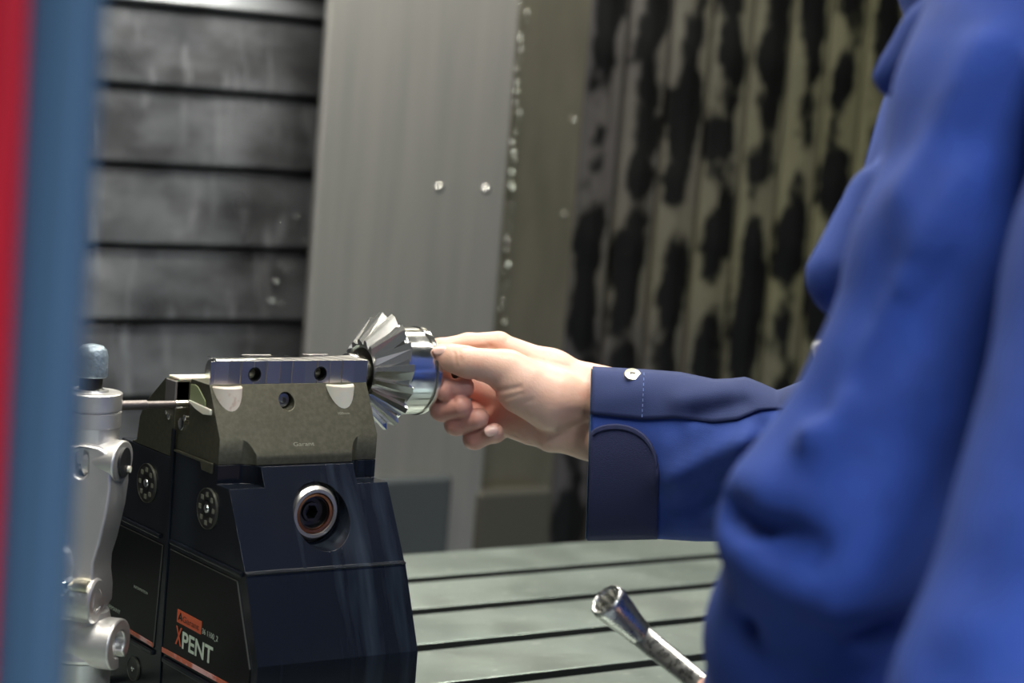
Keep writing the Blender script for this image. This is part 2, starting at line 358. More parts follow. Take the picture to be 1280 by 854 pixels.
box('pedestal', (-.4, 1.0, -.2, .38, -.95, -.12), m_wall, tb, .01)

# ------------------------------------------------------------------ vise
W = .1214
vs = thing('machine_vise', (W/2, .045, 0), 'black five-axis machine vise with olive steel jaw carriers and orange lettering', 'vise')
# front black body
bodyprof = [(.044, 0), (-.0885, 0), (-.0885, .0697), (-.0660, .1236), (-.0668, .1248), (-.0640, .1256), (-.0287, .1867), (.044, .1867)]
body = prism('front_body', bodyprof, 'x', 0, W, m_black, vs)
def pocket(zl, zh, wl, grow=0):
    out = []
    for s in (0, 1):
        pts = [(-.01, -.019), (.0150, -.019)] + [(.0150+.0112*math.sin(t), -.0302+.0112*math.cos(t)) for t in np.linspace(.15, math.pi/2, 10)] + [(.0262, -.08), (-.01, -.08)]
        if s: pts = [(W-x*.92, y) for x, y in pts]
        out.append(prism('cut', pts, 'z', zl, zh, None))
    return out
bore = lathe('cut', (.0648, -.10, .1555), (0, 1, 0), [(0, .0212), (.082, .0212)], None, None, 48)
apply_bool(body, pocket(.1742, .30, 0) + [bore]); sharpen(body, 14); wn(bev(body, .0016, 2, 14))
# front olive carrier
ol = prism('jaw_carrier', [(.0262, .2372), (0, .2372), (-.0248, .1938), (-.0255, .1870), (.043, .1868), (.043, .2060), (.0262, .2060)], 'x', 0, W, m_olive, vs)
hole = lathe('cut', (.0556, -.05, .2262), (0, 1, 0), [(0, .0058), (.065, .0058)], None, None, 32)
cham = prism('cut', [(-.002, .0125), (.008, .0125), (-.002, .0025)], 'z', .2195, .25, None)
apply_bool(ol, pocket(.10, .30, 0) + [hole]); bpy.data.objects.remove(cham); sharpen(ol); wn(bev(ol, .0008, 2, 35))
lathe('clamp_screw', (.0556, -.001, .2262), (0, 1, 0), [(.004, .001), (.004, .0022), (0, .0026), (0, .0046), (.002, .0056), (.01, .0056)], m_jaw, vs, 24)
# olive flange visible on the side, hanging over the body
prism('side_flange', [(-.0125, .1868), (-.0125, .1800), (.0020, .1800), (.0045, .1850), (.043, .1850), (.043, .1868)], 'x', -.0012, .01, m_olive, vs, .0006)
# jaw insert with shallow scallops
pts = [(0, .0246), (W, .0246), (W, 0)]
nsc = 12
for i in range(nsc, -1, -1):
    u = .0035+i*.0098
    if u < W-.012: t_ = (.0009, .0001, .0006, .0000, .0011, .0004)[i % 6]; pts.append((u+.0094, .0010-t_)); pts.append((u+.0006, t_)); pts.append((u, .0))
pts = [p for p in pts if p[0] >= .0015] + [(0, 0)]
jaw = prism('jaw_plate', pts, 'z', .2373, .2528, m_jaw, vs)
cut = [lathe('cut', (u, -.02, .2437), (0, 1, 0), [(0, .0050), (.038, .0050)], None, None, 28) for u in (.0337, .0845)]
apply_bool(jaw, cut); bev(jaw, .0004, 2, 35)
for u in (.0337, .0845):
    lathe('threaded_insert', (u, .0008, .2437), (0, 1, 0), [(0, .0050), (0, .0043), (.002, .0037), (.003, .0043), (.004, .0037), (.005, .0043), (.006, .0037), (.007, .0043), (.014, .0040)], m_dsteel, vs, 24, closed=True)
for u0, u1 in ((.036, .058), (.083, .103)):
    prism('grip_strip', [(u0, .0246), (u0+.004, .0215), (u1-.001, .0215), (u1, .0246)], 'z', .2526, .2538, m_jaw, vs, .0002)
for k in range(9):
    u = .010+k*.0118
    prism('grip_ridge', [(u, .0244), (u+.009, .0015), (u+.0098, .0015), (u+.0008, .0244)], 'z', .2527, .2530, m_steel, vs)
# white plugs
lathe('plug', (.0128, .0018, .218), (0, 0, 1), [(0, .0112), (.0176, .0114), (.0184, .0106), (.0180, .004), (.0178, .001)], m_cream, vs, 32)
lathe('plug', (.0995, .0018, .218), (0, 0, 1), [(0, .0110), (.0176, .0114), (.0186, .0108), (.0182, .0055), (.0180, .001)], m_white, vs, 32)
prism('plug_lip', [(.0258, .2222), (.016, .2188), (.004, .2168), (-.006, .2180), (-.006, .2215), (.006, .2222), (.0258, .2232)], 'x', -.0016, .006, m_white, vs, .0008)
prism('plug_window', [(.0256, .2234), (.0256, .2338), (.0195, .2345), (.0150, .2335), (.0040, .2262), (.0030, .2224)], 'x', -.0007, .003, M('pale_green_plastic', (.24, .28, .14), .35), vs, .0004)
# engraved marks
def slope(u, t): return (u, -.064*t, .237-.112*t)
sl = np.array([0, -.064, -.112]); sl /= np.linalg.norm(sl)
m_eng = M('faint_engraving', (.30, .30, .23), .5, .6)
text('engraving', 'Garant', slope(.054, .345), (1, 0, 0), -sl, .0028, .016, m_eng, vs, .0004)
text('engraving', '100mm', slope(.0935, .178), (1, 0, 0), -sl, .0018, .009, m_eng, vs, .0004)
# spindle in the bore
sp = (.0648, 0, .1555)
B = lambda y: (sp[0], y, sp[2])
lathe('bore_liner', B(-.018), (0, -1, 0), [(0, .0211), (.0150, .0211), (.0152, .0206), (.001, .0204), (0, .017)], m_steel, vs, 48, closed=True)
lathe('spindle_collar', B(-.018), (0, -1, 0), [(0, .0184), (.018, .0184), (.0206, .0165), (.0206, .0142), (.010, .0138)], m_collar, vs, 48, closed=True)
lathe('spindle_ring', B(-.018), (0, -1, 0), [(0, .0139), (.0190, .0139), (.0198, .0132), (.0194, .0116), (.010, .0112)], m_copper, vs, 48, closed=True)
hx = lathe('spindle_socket', B(-.018), (0, -1, 0), [(0, .0112), (.0180, .0112), (.0182, .0104), (.0130, .0094), (.0130, .0068), (.0150, .0064), (.0150, .0050), (.004, .0048), (.003, .0005)], M('grey_socket_steel', (.10, .095, .095), .42, 1), vs, 6*8)
me = hx.data
for v in me.vertices:
    q = v.co + _origin(vs); d = Vector((q.x-sp[0], 0, q.z-sp[2])); r = d.length
    if .0001 < r < .0055:
        a = math.atan2(d.z, d.x); a6 = (a % (math.pi/3))-math.pi/6; kk = math.cos(math.pi/6)/math.cos(a6); v.co.x += d.x*(kk-1)*1.0; v.co.z += d.z*(kk-1)*1.0
# rear half
rp = [(.047, 0), (.1785, 0), (.1785, .0697), (.1535, .1222), (.156, .1245), (.126, .1800), (.047, .1800)]
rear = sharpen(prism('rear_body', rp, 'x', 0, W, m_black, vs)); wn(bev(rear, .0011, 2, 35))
prism('rear_carrier', [(.047, .1802), (.112, .1802), (.103, .1825), (.1000, .2000), (.0932, .2104), (.0640, .2325), (.047, .2325)], 'x', 0, W, m_olive, vs, .0008)
box('rear_jaw', (.002, W-.002, .0475, .0635, .2325, .2345), m_white, vs, .0006)
prism('rear_jaw_face', [(.047, .214), (.0615, .214), (.0615, .2322), (.047, .2322)], 'x', -.0009, .01, M('rough_grey_jaw', (.16, .15, .15), .55, .5), vs, .0005)
# side discs
def disc(y, z, r, n):
    d = lathe('side_plug', (-.0012, y, z), (1, 0, 0), [(0, r), (0, r*.93), (.0008, r*.92), (.0008, r*.45), (0, r*.43), (0, r*.36), (.001, r*.34), (.003, r*.3), (.003, r)], M('plug_black', (.012, .012, .012), .35), vs, 40)
    lathe('plug_screw', (-.0022, y, z), (1, 0, 0), [(0, r*.08), (.0003, r*.2), (.002, r*.24), (.004, r*.24)], m_steel, d, 16)
    lathe('plug_ring', (-.0016, y, z), (1, 0, 0), [(0, r*.97), (0, r*1.0), (.0018, r*1.0), (.0018, r*.97)], M('ring_grey', (.16, .16, .13), .4, .8), d, 40, closed=True)
    for k in range(n):
        a = k*2*math.pi/n; c = (y+math.cos(a)*r*.69, z+math.sin(a)*r*.69); h = r*.11
        box('plug_mark', (-.0017, .0002, c[0]-h, c[0]+h, c[1]-h, c[1]+h), M('mark_grey', (.20, .20, .15), .5, .3), d, 0)
disc(-.0095, .1562, .0137, 8); disc(.0810, .1557, .0137, 8); disc(.0843, .0224, .0085, 0)
for (y, z, r) in ((.0545, .2070, .0022), (.0355, .2050, .0042), (.0310, .2098, .0022), (.0585, .2092, .0016)):
    lathe('side_pin', (-.0012, y, z), (1, 0, 0), [(0, r*.7), (.0004, r), (.004, r)], m_steel, vs, 14)
# label plates and print
lp1 = prism('label_plate', [(.0395, .1180), (-.0560, .1180), (-.0800, .0660), (-.0800, .0470), (.0420, .0452)], 'x', -.0007, .004, m_label, vs, .0004)
lp2 = prism('label_plate', [(.1480, .1180), (.0512, .1180), (.0560, .0445), (.1720, .0470), (.1720, .0660)], 'x', -.0007, .004, m_label, vs, .0004)
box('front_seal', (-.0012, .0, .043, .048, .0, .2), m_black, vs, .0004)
m_edge = M('worn_edge_line', (.22, .22, .20), .35, .8)  # pale strips paint the light caught by the plate edges
for a, b in (((.0395, .1180), (-.0560, .1180)), ((-.0560, .1180), (-.0800, .0660)), ((.1480, .1180), (.0512, .1180)), ((.0512, .1180), (.0560, .0460))):
    d = np.array(b)-np.array(a); n_ = np.array([-d[1], d[0]])/np.hypot(*d)*.00022; a, b = np.array(a), np.array(b)
    prism('label_edge', [tuple(a+n_), tuple(b+n_), tuple(b-n_), tuple(a-n_)], 'x', -.0010, -.0003, m_edge, vs)
X0 = -.0008; Rr, Uu = (0, -1, 0), (0, 0, 1)
box('logo_panel', (X0-.0002, X0+.0004, -.0118, .0232, .0716, .0804), m_orange, vs, 0)
m_ink = M('black_ink', (.01, .004, .004), .5)
text('logo_text', 'Garant', (X0-.0002, .0145, .0736), Rr, Uu, .0042, .0235, m_ink, vs)
for a, b in (((.0206, .0738), (.0180, .0788)), ((.0180, .0788), (.0158, .0738)), ((.0196, .0752), (.0164, .0752))):
    d = np.array(b)-np.array(a); n_ = np.array([-d[1], d[0]])/np.hypot(*d)*.0005; a, b = np.array(a), np.array(b)
    prism('logo_mark', [tuple(a+n_), tuple(b+n_), tuple(b-n_), tuple(a-n_)], 'x', X0-.0005, X0, m_ink, vs)
text('print_letter', 'X', (X0, .0238, .0562), Rr, Uu, .0128, .0092, m_orange, vs, bold=.022)
text('print_text', 'P\u20acNT'.replace('\u20ac', 'E'), (X0, .0138, .0556), Rr, Uu, .0118, .0440, m_lwhite, vs, bold=.022)
text('print_number', '36 1100_2', (X0, -.0135, .0722), Rr, Uu, .0042, .0222, m_lwhite, vs)
text('print_text', 'INFORMATION', (X0, .0908, .0792), Rr, Uu, .0019, .0216, m_lwhite, vs)
text('print_text', 'MADE IN GERMANY', (X0, .1580, .0552), Rr, Uu, .0029, .0480, m_lwhite, vs)
prism('orange_stripe', [(.0425, .0456), (-.080, .0470), (-.080, .0500), (.0425, .0490)], 'x', X0-.0003, X0+.0004, m_pink, vs)
prism('orange_stripe', [(.172, .0470), (.0562, .0452), (.0560, .0480), (.172, .0498)], 'x', X0-.0003, X0+.0004, m_pink, vs)
for y0, y1 in ((-.086, .040), (.056, .176)):
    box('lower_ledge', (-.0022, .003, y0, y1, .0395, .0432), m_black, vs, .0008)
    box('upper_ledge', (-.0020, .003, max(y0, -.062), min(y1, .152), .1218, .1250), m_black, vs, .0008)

# ------------------------------------------------------------------ bevel cutter
GY, GZ = .0362, .2395
N = 16
gr = thing('milling_cutter', (.16, GY, GZ-.043), 'shiny conical steel milling cutter with polished round hub, held beside the vise jaws', 'cutter')
G = lambda x: (x, GY, GZ)
lathe('cutter_body', G(0), (1, 0, 0), [(.1440, .011), (.1440, .0150), (.1395, .0168), (.1392, .0190), (.1560, .0375), (.1590, .0375), (.1592, .0300), (.1592, .011)], m_steel, gr, 64)
lathe('face_recess', G(0), (1, 0, 0), [(.1432, .011), (.1434, .0158), (.1445, .0158), (.1445, .011)], m_dsteel, gr, 48)
lathe('hub', G(0), (1, 0, 0), [(.1585, .0308), (.1592, .0316), (.1815, .0316), (.1822, .0310), (.1826, .0296), (.1835, .0296), (.1840, .0322), (.1868, .0322), (.1872, .0314), (.1872, .010)], m_steel, gr, 96)
lathe('shaft', G(0), (1, 0, 0), [(.02, .0095), (.021, .0103), (.1265, .0103), (.1270, .0128), (.1330, .0128), (.1335, .0112), (.150, .0112)], m_steel, gr, 48)
lathe('arbor', G(0), (1, 0, 0), [(.186, .0085), (.222, .0085), (.224, .0075)], m_dsteel, gr, 32)
pa = 2*math.pi/N
def cyl(x, r, a): return (x, GY + r*math.cos(a), GZ + r*math.sin(a))
tv, tf = [], None
prof = [(-.02, 1.0), (.05, 0.0), (.14, .02), (.86, .92), (.98, 1.0)]   # (share of pitch, depth below tip)
base = None
for k in range(N):
    v = []
    for x, R, h in ((.1378, .0228, .0038), (.1572, .0424, .0052)):
        ring = [cyl(x, R-h*d, (k+.35+s)*pa) for s, d in ((.96, 1.0), (.86, .90), (.30, .10), (.0, 0.0), (-.05, 1.0))]
        inner = [cyl(x+.003*(1 if x < .15 else 0), R-h-.0022, (k+.35+s)*pa) for s in (-.05, .96)]
        v += ring + inner
    n = 7
    f = [tuple(range(n))[::-1], tuple(range(n, 2*n))] + [(i, (i+1) % n, n+(i+1) % n, n+i) for i in range(n)]
    fix(obj('tooth', v, f, m_tooth, gr))

# ------------------------------------------------------------------ jointed workpiece stop
hc = onY(112, 508, .036); HX, HY = hc[0], hc[1]
d0 = float((hc-CAM)@FW)
stp = thing('workpiece_stop', (HX, HY, 0), 'jointed aluminium stop arm with grey knob and thin rod reaching the vise', 'workpiece stop')
mm = d0/F            # metres per photo pixel at the arm
zp = lambda py: P(112, py, d0)[2]
r = lambda px: px*mm
Z = (0, 0, 1)
lathe('knob', (HX, HY, zp(470)), Z, [(0, r(19)), (.001, r(20.5)), (r(10), r(20.5)), (r(26), r(20)), (r(34), r(18)), (r(39), r(13)), (r(41), r(5))], m_knob, stp, 14, sharp=50)
lathe('stud', (HX, HY, zp(492)), Z, [(0, r(18)), (r(6), r(18)), (r(8), r(14.5)), (r(24), r(14.5))], m_dsteel, stp, 32)
lathe('head', (HX, HY, zp(531)), Z, [(0, r(40)), (r(18), r(40)), (r(18.5), r(37)), (r(20.5), r(37)), (r(21), r(40)), (r(41), r(40)), (r(42), r(39)), (r(42.5), r(23)), (r(45), r(22))], m_alu, stp, 64)
lathe('neck', (HX, HY, zp(575)), Z, [(0, r(36)), (r(20), r(37)), (r(43), r(39.5)), (r(43.5), r(39))], m_alu, stp, 64)
lathe('rod', (HX+.01, HY, .2185), (1, 0, 0), [(0, .0033), (r(58), .0033), (r(59), .0026), (.0725-.01+.005, .0026)], m_rod, stp, 20)
lathe('rod_tip', (HX+.0615, HY, .2183), (1, 0, 0), [(0, .0029), (.0088, .0029), (.0092, .0025)], m_steel, stp, 20)
ex = RT*math.sin(math.radians(10)) + np.array([FW[0], FW[1], 0])/np.hypot(FW[0], FW[1])*math.cos(math.radians(10)); ex[2] = 0; ex /= np.linalg.norm(ex)
def plate(name, poly, d, t, mat, parent, bw=.0025, shift=0):
    a = np.array([P(x, y, d) for x, y in poly]) + ex*shift; b = a + ex*t; n = len(poly)
    f = [tuple(range(n))[::-1], tuple(range(n, 2*n))] + [(i, (i+1) % n, n+(i+1) % n, n+i) for i in range(n)]
    return fix(obj(name, np.vstack([a, b]), f, mat, parent))
db = d0-.020
upl = plate('upper_arm', [(66, 566), (84, 558), (106, 556), (124, 560), (134, 566), (138, 574), (138, 612), (134, 640), (124, 682), (117, 704), (116, 722), (118, 742), (117, 762), (108, 776), (62, 776)], db, .034, m_alu, stp)
sa = P(101, 570, db)-ex*.01; sb = P(101, 590, db)-ex*.01
cutter = []
q = []
for cpt, t0, t1 in ((sa, math.pi, 2*math.pi), (sb, 0, math.pi)):
    for t in np.linspace(t0, t1, 10): q.append(cpt + RT*math.cos(t)*r(7.6) - np.array([0, 0, 1])*math.sin(t)*r(7.6))
q = np.array(q); n = len(q)
cutter.append(fix(obj('cut', np.vstack([q, q+ex*.028]), [tuple(range(n))[::-1], tuple(range(n, 2*n))] + [(i, (i+1) % n, n+(i+1) % n, n+i) for i in range(n)], None)))
apply_bool(upl, cutter); sharpen(upl, 25); wn(bev(upl, .0020, 3, 35))
lathe('slot_pin', P(101, 585, db)+ex*.012-RT*.012, RT, [(0, .0045), (.024, .0045)], m_steel, stp, 20)
# lugs with holes: extruded along the arm's sideways axis
side = np.cross(np.array([0, 0, 1.]), ex)*-1      # to the right
if side@RT < 0: side = -side
def lug(name, px, py, d, outer, inner, gap0, gap1, t, parent, sy=1.25):
    c = P(px, py, d); v = []; ns = 28
    ang = np.linspace(gap1, gap0+2*math.pi, ns)
    for off in (0, -t):
        for rr in (outer, inner):
            for a in ang: v.append(c + side*off + ex*math.cos(a)*rr + np.array([0, 0, 1])*math.sin(a)*rr*sy)
    f = []
    for i in range(ns-1):
        f += [(i, i+1, ns+i+1, ns+i), (2*ns+i, 3*ns+i, 3*ns+i+1, 2*ns+i+1), (i, 2*ns+i, 2*ns+i+1, i+1), (ns+i, ns+i+1, 3*ns+i+1, 3*ns+i)]
    f += [(0, ns, 3*ns, 2*ns), (ns-1, 3*ns-1, 4*ns-1, 2*ns-1)]
    return bev(sharpen(fix(obj(name, v, f, m_alu, parent)), 35), .0012, 2, 40)
lathe('lug_bore', P(153, 578, d0-.004)+side*.0022, side, [(-.004, r(19)), (0, r(19))], m_bore_shade, stp, 28)  # dark disc set in as the shade of the lug hole
lug('upper_lug', 154, 577, d0-.004, r(36), r(18), math.radians(-75), math.radians(-38), .022, stp, .72)
lathe('lug_screw', P(147, 592, d0-.004)-side*.02, side, [(0, .0035), (.017, .0035), (.0185, .002)], m_steel, stp, 16)
lathe('lug_pin', P(156, 586, d0+.002), side, [(0, .0022), (.004, .0022)], m_white, stp, 12)
# raised pad, clamp boss and screw on the lower end of the arm
bev(plate('thumb_pad', [(66, 690), (74, 684), (84, 682), (90, 690), (93, 706), (90, 722), (84, 728), (66, 728)], db, .02, m_alu, stp, shift=-.006), .003, 3, 30)
lathe('cap_screw', P(77, 733, db-.012), -ex, [(-.01, .0055), (0, .0062), (.004, .0060), (.0052, .0045), (.0054, .001)], m_steel, stp, 24)
bz = P(100, 748, db)
bossc = lathe('clamp_boss', P(60, 750, db-.001)+ex*.012, side, [(0, .0148), (r(53), .0148), (r(55), .0136), (r(55), .0078), (r(30), .0072)], m_alu, stp, 40)
lathe('boss_bushing', P(98, 733, db-.006)+ex*.001-side*.004, side, [(0, .004), (r(20), .004)], m_brass, stp, 20)
lathe('boss_bore', P(60, 750, db-.001)+ex*.012, side, [(r(35), .0071), (r(52), .0071)], m_bore_shade, stp, 24)  # dark plug painted as shade inside the boss
# turret and lower body with second lug
tcx = P(100, 800, d0+.006)
lathe('turret', (tcx[0], tcx[1], zp(824)), Z, [(0, r(45)), (r(4), r(46.5)), (r(22), r(43)), (r(34), r(38)), (r(48), r(37)), (r(60), r(34)), (r(61), r(20))], m_alu, stp, 64)
lathe('lower_body', (tcx[0], tcx[1], 0.0), Z, [(0, r(58)), (.012, r(58)), (.02, r(40)), (zp(850)-.0, r(40)), (zp(826), r(42))], m_alu, stp, 48)
lathe('lug_bore', P(146, 807, d0-.002)-side*.006, side, [(-.004, r(22)), (0, r(22))], m_bore_shade, stp, 28)  # same dark disc for shade in the lower lug
lug('lower_lug', 149, 806, d0-.002, r(40), r(21), math.radians(-82), math.radians(-48), .030, stp, .80)
lathe('lug_screw', P(141, 822, d0-.004)-side*.02, side, [(0, .0035), (.014, .0035), (.0155, .002)], m_steel, stp, 16)

# ------------------------------------------------------------------ door edge in the foreground
dd = .60
def xz(px, d): return P(px, 427, d)
dr = thing('machine_door', tuple(P(40, 427, dd)[:2])+(-.95,), 'blurred machine door edge with blue post and red panel', 'door')
wpx = dd/F
nx = np.array([RT[0], RT[1], 0]); nx /= np.linalg.norm(nx); ny = np.array([-nx[1], nx[0], 0])
def post(name, px0, px1, d, t, mat, rad):
    a = P(px0, 427, d); b = P(px1, 427, d); a[2] = b[2] = 0; wv = np.linalg.norm((b-a)[:2]); ux = (b-a)/wv; uy = np.array([-ux[1], ux[0], 0]); q = []
    for cx, cy, t0 in ((wv-rad, rad, -math.pi/2), (wv-rad, t-rad, 0), (rad, t-rad, math.pi/2), (rad, rad, math.pi)):
        for s in np.linspace(0, math.pi/2, 6): q.append(a + ux*(cx+rad*math.cos(t0+s)) + uy*(cy+rad*math.sin(t0+s)))
    v = [(p[0], p[1], -.95) for p in q] + [(p[0], p[1], 1.19) for p in q]; n = len(q)
    return sharpen(fix(obj(name, v, [tuple(range(n))[::-1], tuple(range(n, 2*n))] + [(i, (i+1) % n, n+(i+1) % n, n+i) for i in range(n)], mat, dr)), 50)
post('blue_post', 6, 87, dd, .03, m_blue, .006)
post('red_panel', -150, 8, dd-.004, .04, m_red, .004)

# ------------------------------------------------------------------ ring wrench held in the left hand
wt = thing('ring_wrench', tuple(P(905, 885, 1.245)), 'chrome ring spanner with twelve-point socket end held over the table', 'wrench')
mo = P(757.5, 749.5, 1.292); nk = P(801, 794, 1.308)
axw, aw, bw_ = frame(nk-mo); L_ = np.linalg.norm(nk-mo); rings = []
n = 48
def ringat(t, rx, star=0, ph=0):
    c = mo + axw*t
    return [c + (aw*math.cos(q) + bw_*math.sin(q))*(rx*(1+star*(1 if i % 4 == 0 else (-.35 if i % 4 == 2 else .2)))) for i, q in enumerate(np.linspace(0, 2*math.pi, n, endpoint=False))]
s_ = .00049
for t, rr, sr in ((.016, .0068, .12), (.0135, .0080, .12), (.0015, .0082, .12), (0, .0090, .06), (-.0004, .0102, 0), (.0004, .0113, 0), (.003, .0117, 0), (.008, .0114, 0), (.016, .0104, 0), (.024, .0091, 0), (L_, .0078, 0), (L_+.004, .0062, 0)):
    rings.append(ringat(t, rr, sr))
loft('socket_end', rings, m_wrench, wt, sharp=50)
path = [P(793, 785, 1.306), P(803, 796, 1.305), P(815, 806, 1.300), P(835, 822, 1.291), P(860, 842.5, 1.280), P(885, 863, 1.269), P(930, 900, 1.25), P(980, 941, 1.23)]
rings = []
for i, c in enumerate(path):
    tg = path[min(i+1, len(path)-1)] - path[max(i-1, 0)]; tg /= np.linalg.norm(tg)
    toc = CAM-c; wv = np.cross(tg, toc); wv /= np.linalg.norm(wv); nv = np.cross(wv, tg)
    hw = (.0062, .0072, .0073, .0070, .0068, .0068, .0068, .0068)[i]; ht = .0040
    rings.append([c + wv*hw*math.copysign(abs(math.cos(q))**.55, math.cos(q)) + nv*ht*math.copysign(abs(math.sin(q))**.7, math.sin(q)) for q in np.linspace(0, 2*math.pi, 28, endpoint=False)])
loft('shaft', rings, m_wrench, wt, sharp=60)
tg = path[5]-path[3]; tg /= np.linalg.norm(tg); toc = CAM-path[4]; toc /= np.linalg.norm(toc); upv = np.cross(toc, tg); upv /= np.linalg.norm(upv); nv = np.cross(tg, upv)
c0 = P(826, 820.5, 1.2955)
text('raised_mark', '\u25be 1 8 H 21 M'.replace('\u25be', 'v'), c0 + nv*.0041 - upv*.0012, tg, upv, .0042, .030, m_wtext, wt, .0006)

# ------------------------------------------------------------------ person
pr = thing('person', tuple(P(1330, 427, 1.16)[:2])+(-.95,), 'person in blue work jacket reaching in to hold the cutter, wrench in other hand', 'person')
D = 1.530
def h(px, py, dz, rad): return (cs(px, py, D+dz*.001), rad*.001)
fingers = {
 'index': [h(624, 431, 14, 9.8), h(585, 432, 14, 8.8), h(549, 438, 10, 8.4), h(548, 462, 4, 7.6), h(557, 488, -7, 7.4), h(582, 484, -6, 7.0)],
 'middle': [h(634, 452, 32, 10), h(585, 478, 30, 9), h(556, 508, 10, 8.6), h(553, 512, 2, 8.5), h(577, 508, -10, 7.9)],
 'ring': [h(642, 490, 34, 10), h(600, 512, 28, 8.8), h(570, 530, 8, 8.2), h(572, 530, 2, 8.0), h(598, 523, -8, 7.6)],
 'little': [h(650, 520, 28, 9), h(618, 540, 24, 7.8), h(592, 549, 8, 7.2), h(595, 549, 3, 7.1), h(618, 541, -5, 6.9)],
}
def seg2(p, a, b):      # distance to a line drawn on the skin as the photo shows it (photo px -> metres at the hand)
    k = D/F; x = p[..., 0]/p[..., 2]*D; y = p[..., 1]/p[..., 2]*D
    ax_, ay_, bx2, by2 = (a[0]-640)*k, (a[1]-427)*k, (b[0]-640)*k, (b[1]-427)*k; dx, dy = bx2-ax_, by2-ay_
    t = np.clip(((x-ax_)*dx+(y-ay_)*dy)/(dx*dx+dy*dy), 0, 1); front = np.where(p[..., 2] < D+.012, 0, 1.0)
    return np.sqrt((x-ax_-t*dx)**2+(y-ay_-t*dy)**2) + front
CREASE = [((568, 441), (571, 458), .0006, .0014), ((574, 438), (576, 452), .0004, .0012), ((618, 490), (650, 484), .0008, .0018), ((628, 500), (652, 492), .0005, .0014),
          ((640, 508), (665, 500), .0004, .0014), ((700, 537), (732, 528), .0010, .0022), ((645, 545), (652, 560), .0007, .0016), ((655, 540), (668, 562), .0005, .0014), ((676, 548), (690, 566), .0004, .0014),
          ((565, 488), (568, 502), .0008, .0013), ((592, 475), (595, 502), .0008, .0013), ((611, 431), (618, 435), .0006, .0016), ((580, 436), (612, 434), .0010, .0016), ((596, 500), (598, 508), .0006, .0012), ((630, 556), (645, 552), .0007, .0014)]
def hand_sdf(p):
    pal = chain(p, [h(622, 432, 14, 9.6), h(690, 464, 12, 14), h(742, 489, 10, 16.5)], .01)
    pal = smin(pal, chain(p, [h(634, 456, 30, 11), h(735, 515, 14, 17)]), .012)
    pal = smin(pal, chain(p, [h(642, 490, 32, 11), h(735, 525, 14, 17)]), .012)
    pal = smin(pal, chain(p, [h(650, 528, 24, 11), h(690, 541, 14, 14), h(742, 546, 10, 15.2)]), .012)
    pal = smin(pal, chain(p, [h(742, 489, 10, 16.5), h(860, 500, -12, 20)]), .012)
    pal = smin(pal, chain(p, [h(742, 546, 10, 15.2), h(860, 558, -12, 20)]), .012)
    th = chain(p, [h(552, 443, -10, 7.6), h(566, 448, -13, 9.0), h(586, 453, -15, 10.6), h(607, 456, -14, 10.8), h(634, 463, -11, 13.0)], .006)
    th = smin(th, chain(p, [h(634, 463, -11, 13), h(655, 480, -10, 16.5), h(690, 499, -4, 19.5), h(740, 505, 6, 19)], .008), .009)
    th = smin(th, cone(p, h(652, 486, -8, 1)[0], h(690, 500, -6, 1)[0], .0175, .0205), .008)
    pal = smin(pal, chain(p, [h(600, 485, 24, 10), h(640, 500, 24, 14), h(700, 520, 14, 17)]), .008)
    pal = smin(pal, chain(p, [h(618, 525, 20, 9), h(660, 530, 20, 13)]), .008)
    d = smin(pal, th, .004)
    for nm, pts in fingers.items():
        fd = chain(p, pts, .003)
        d = smin(d, fd, .0014)
    for a, b, hh, wd in CREASE:
        e = seg2(p, a, b); d = d + hh*np.exp(-(e/wd)**2)
    return d
v, f = nets(hand_sdf, cs(520, 405, 1.47)*np.array([1, 1, 1]), np.append(cs(800, 585, 1.60)[:2], 1.60), .0010)
HV, HF = c2w(v), f
# left hand closing on the wrench
def g_(px, py, d, rad): return (cs(px, py, d), rad*.001)
def lhand_sdf(p):
    d = chain(p, [g_(960, 905, 1.225, 15), g_(1000, 925, 1.19, 19), g_(1030, 900, 1.13, 22)], .01)
    d = smin(d, chain(p, [g_(950, 930, 1.245, 12), g_(1000, 950, 1.20, 18)]), .012)
    th = chain(p, [g_(886, 863, 1.250, 8.2), g_(912, 872, 1.240, 9.6), g_(945, 888, 1.225, 11.5), g_(985, 915, 1.20, 15)], .006)
    d = smin(d, th, .004)
    for k in range(4):
        ox, oy = k*17, k*15
        fd = chain(p, [g_(955+ox*.8, 955+oy, 1.252, 9), g_(920+ox, 948+oy, 1.275, 8.4), g_(900+ox, 918+oy, 1.285, 8), g_(915+ox, 898+oy, 1.268, 7.6), g_(934+ox, 910+oy, 1.252, 7)], .003)
        d = smin(d, fd, .002)
    return d
lv, lf = nets(lhand_sdf, np.array([.085, .165, 1.10]), np.array([.24, .30, 1.32]), .0022)
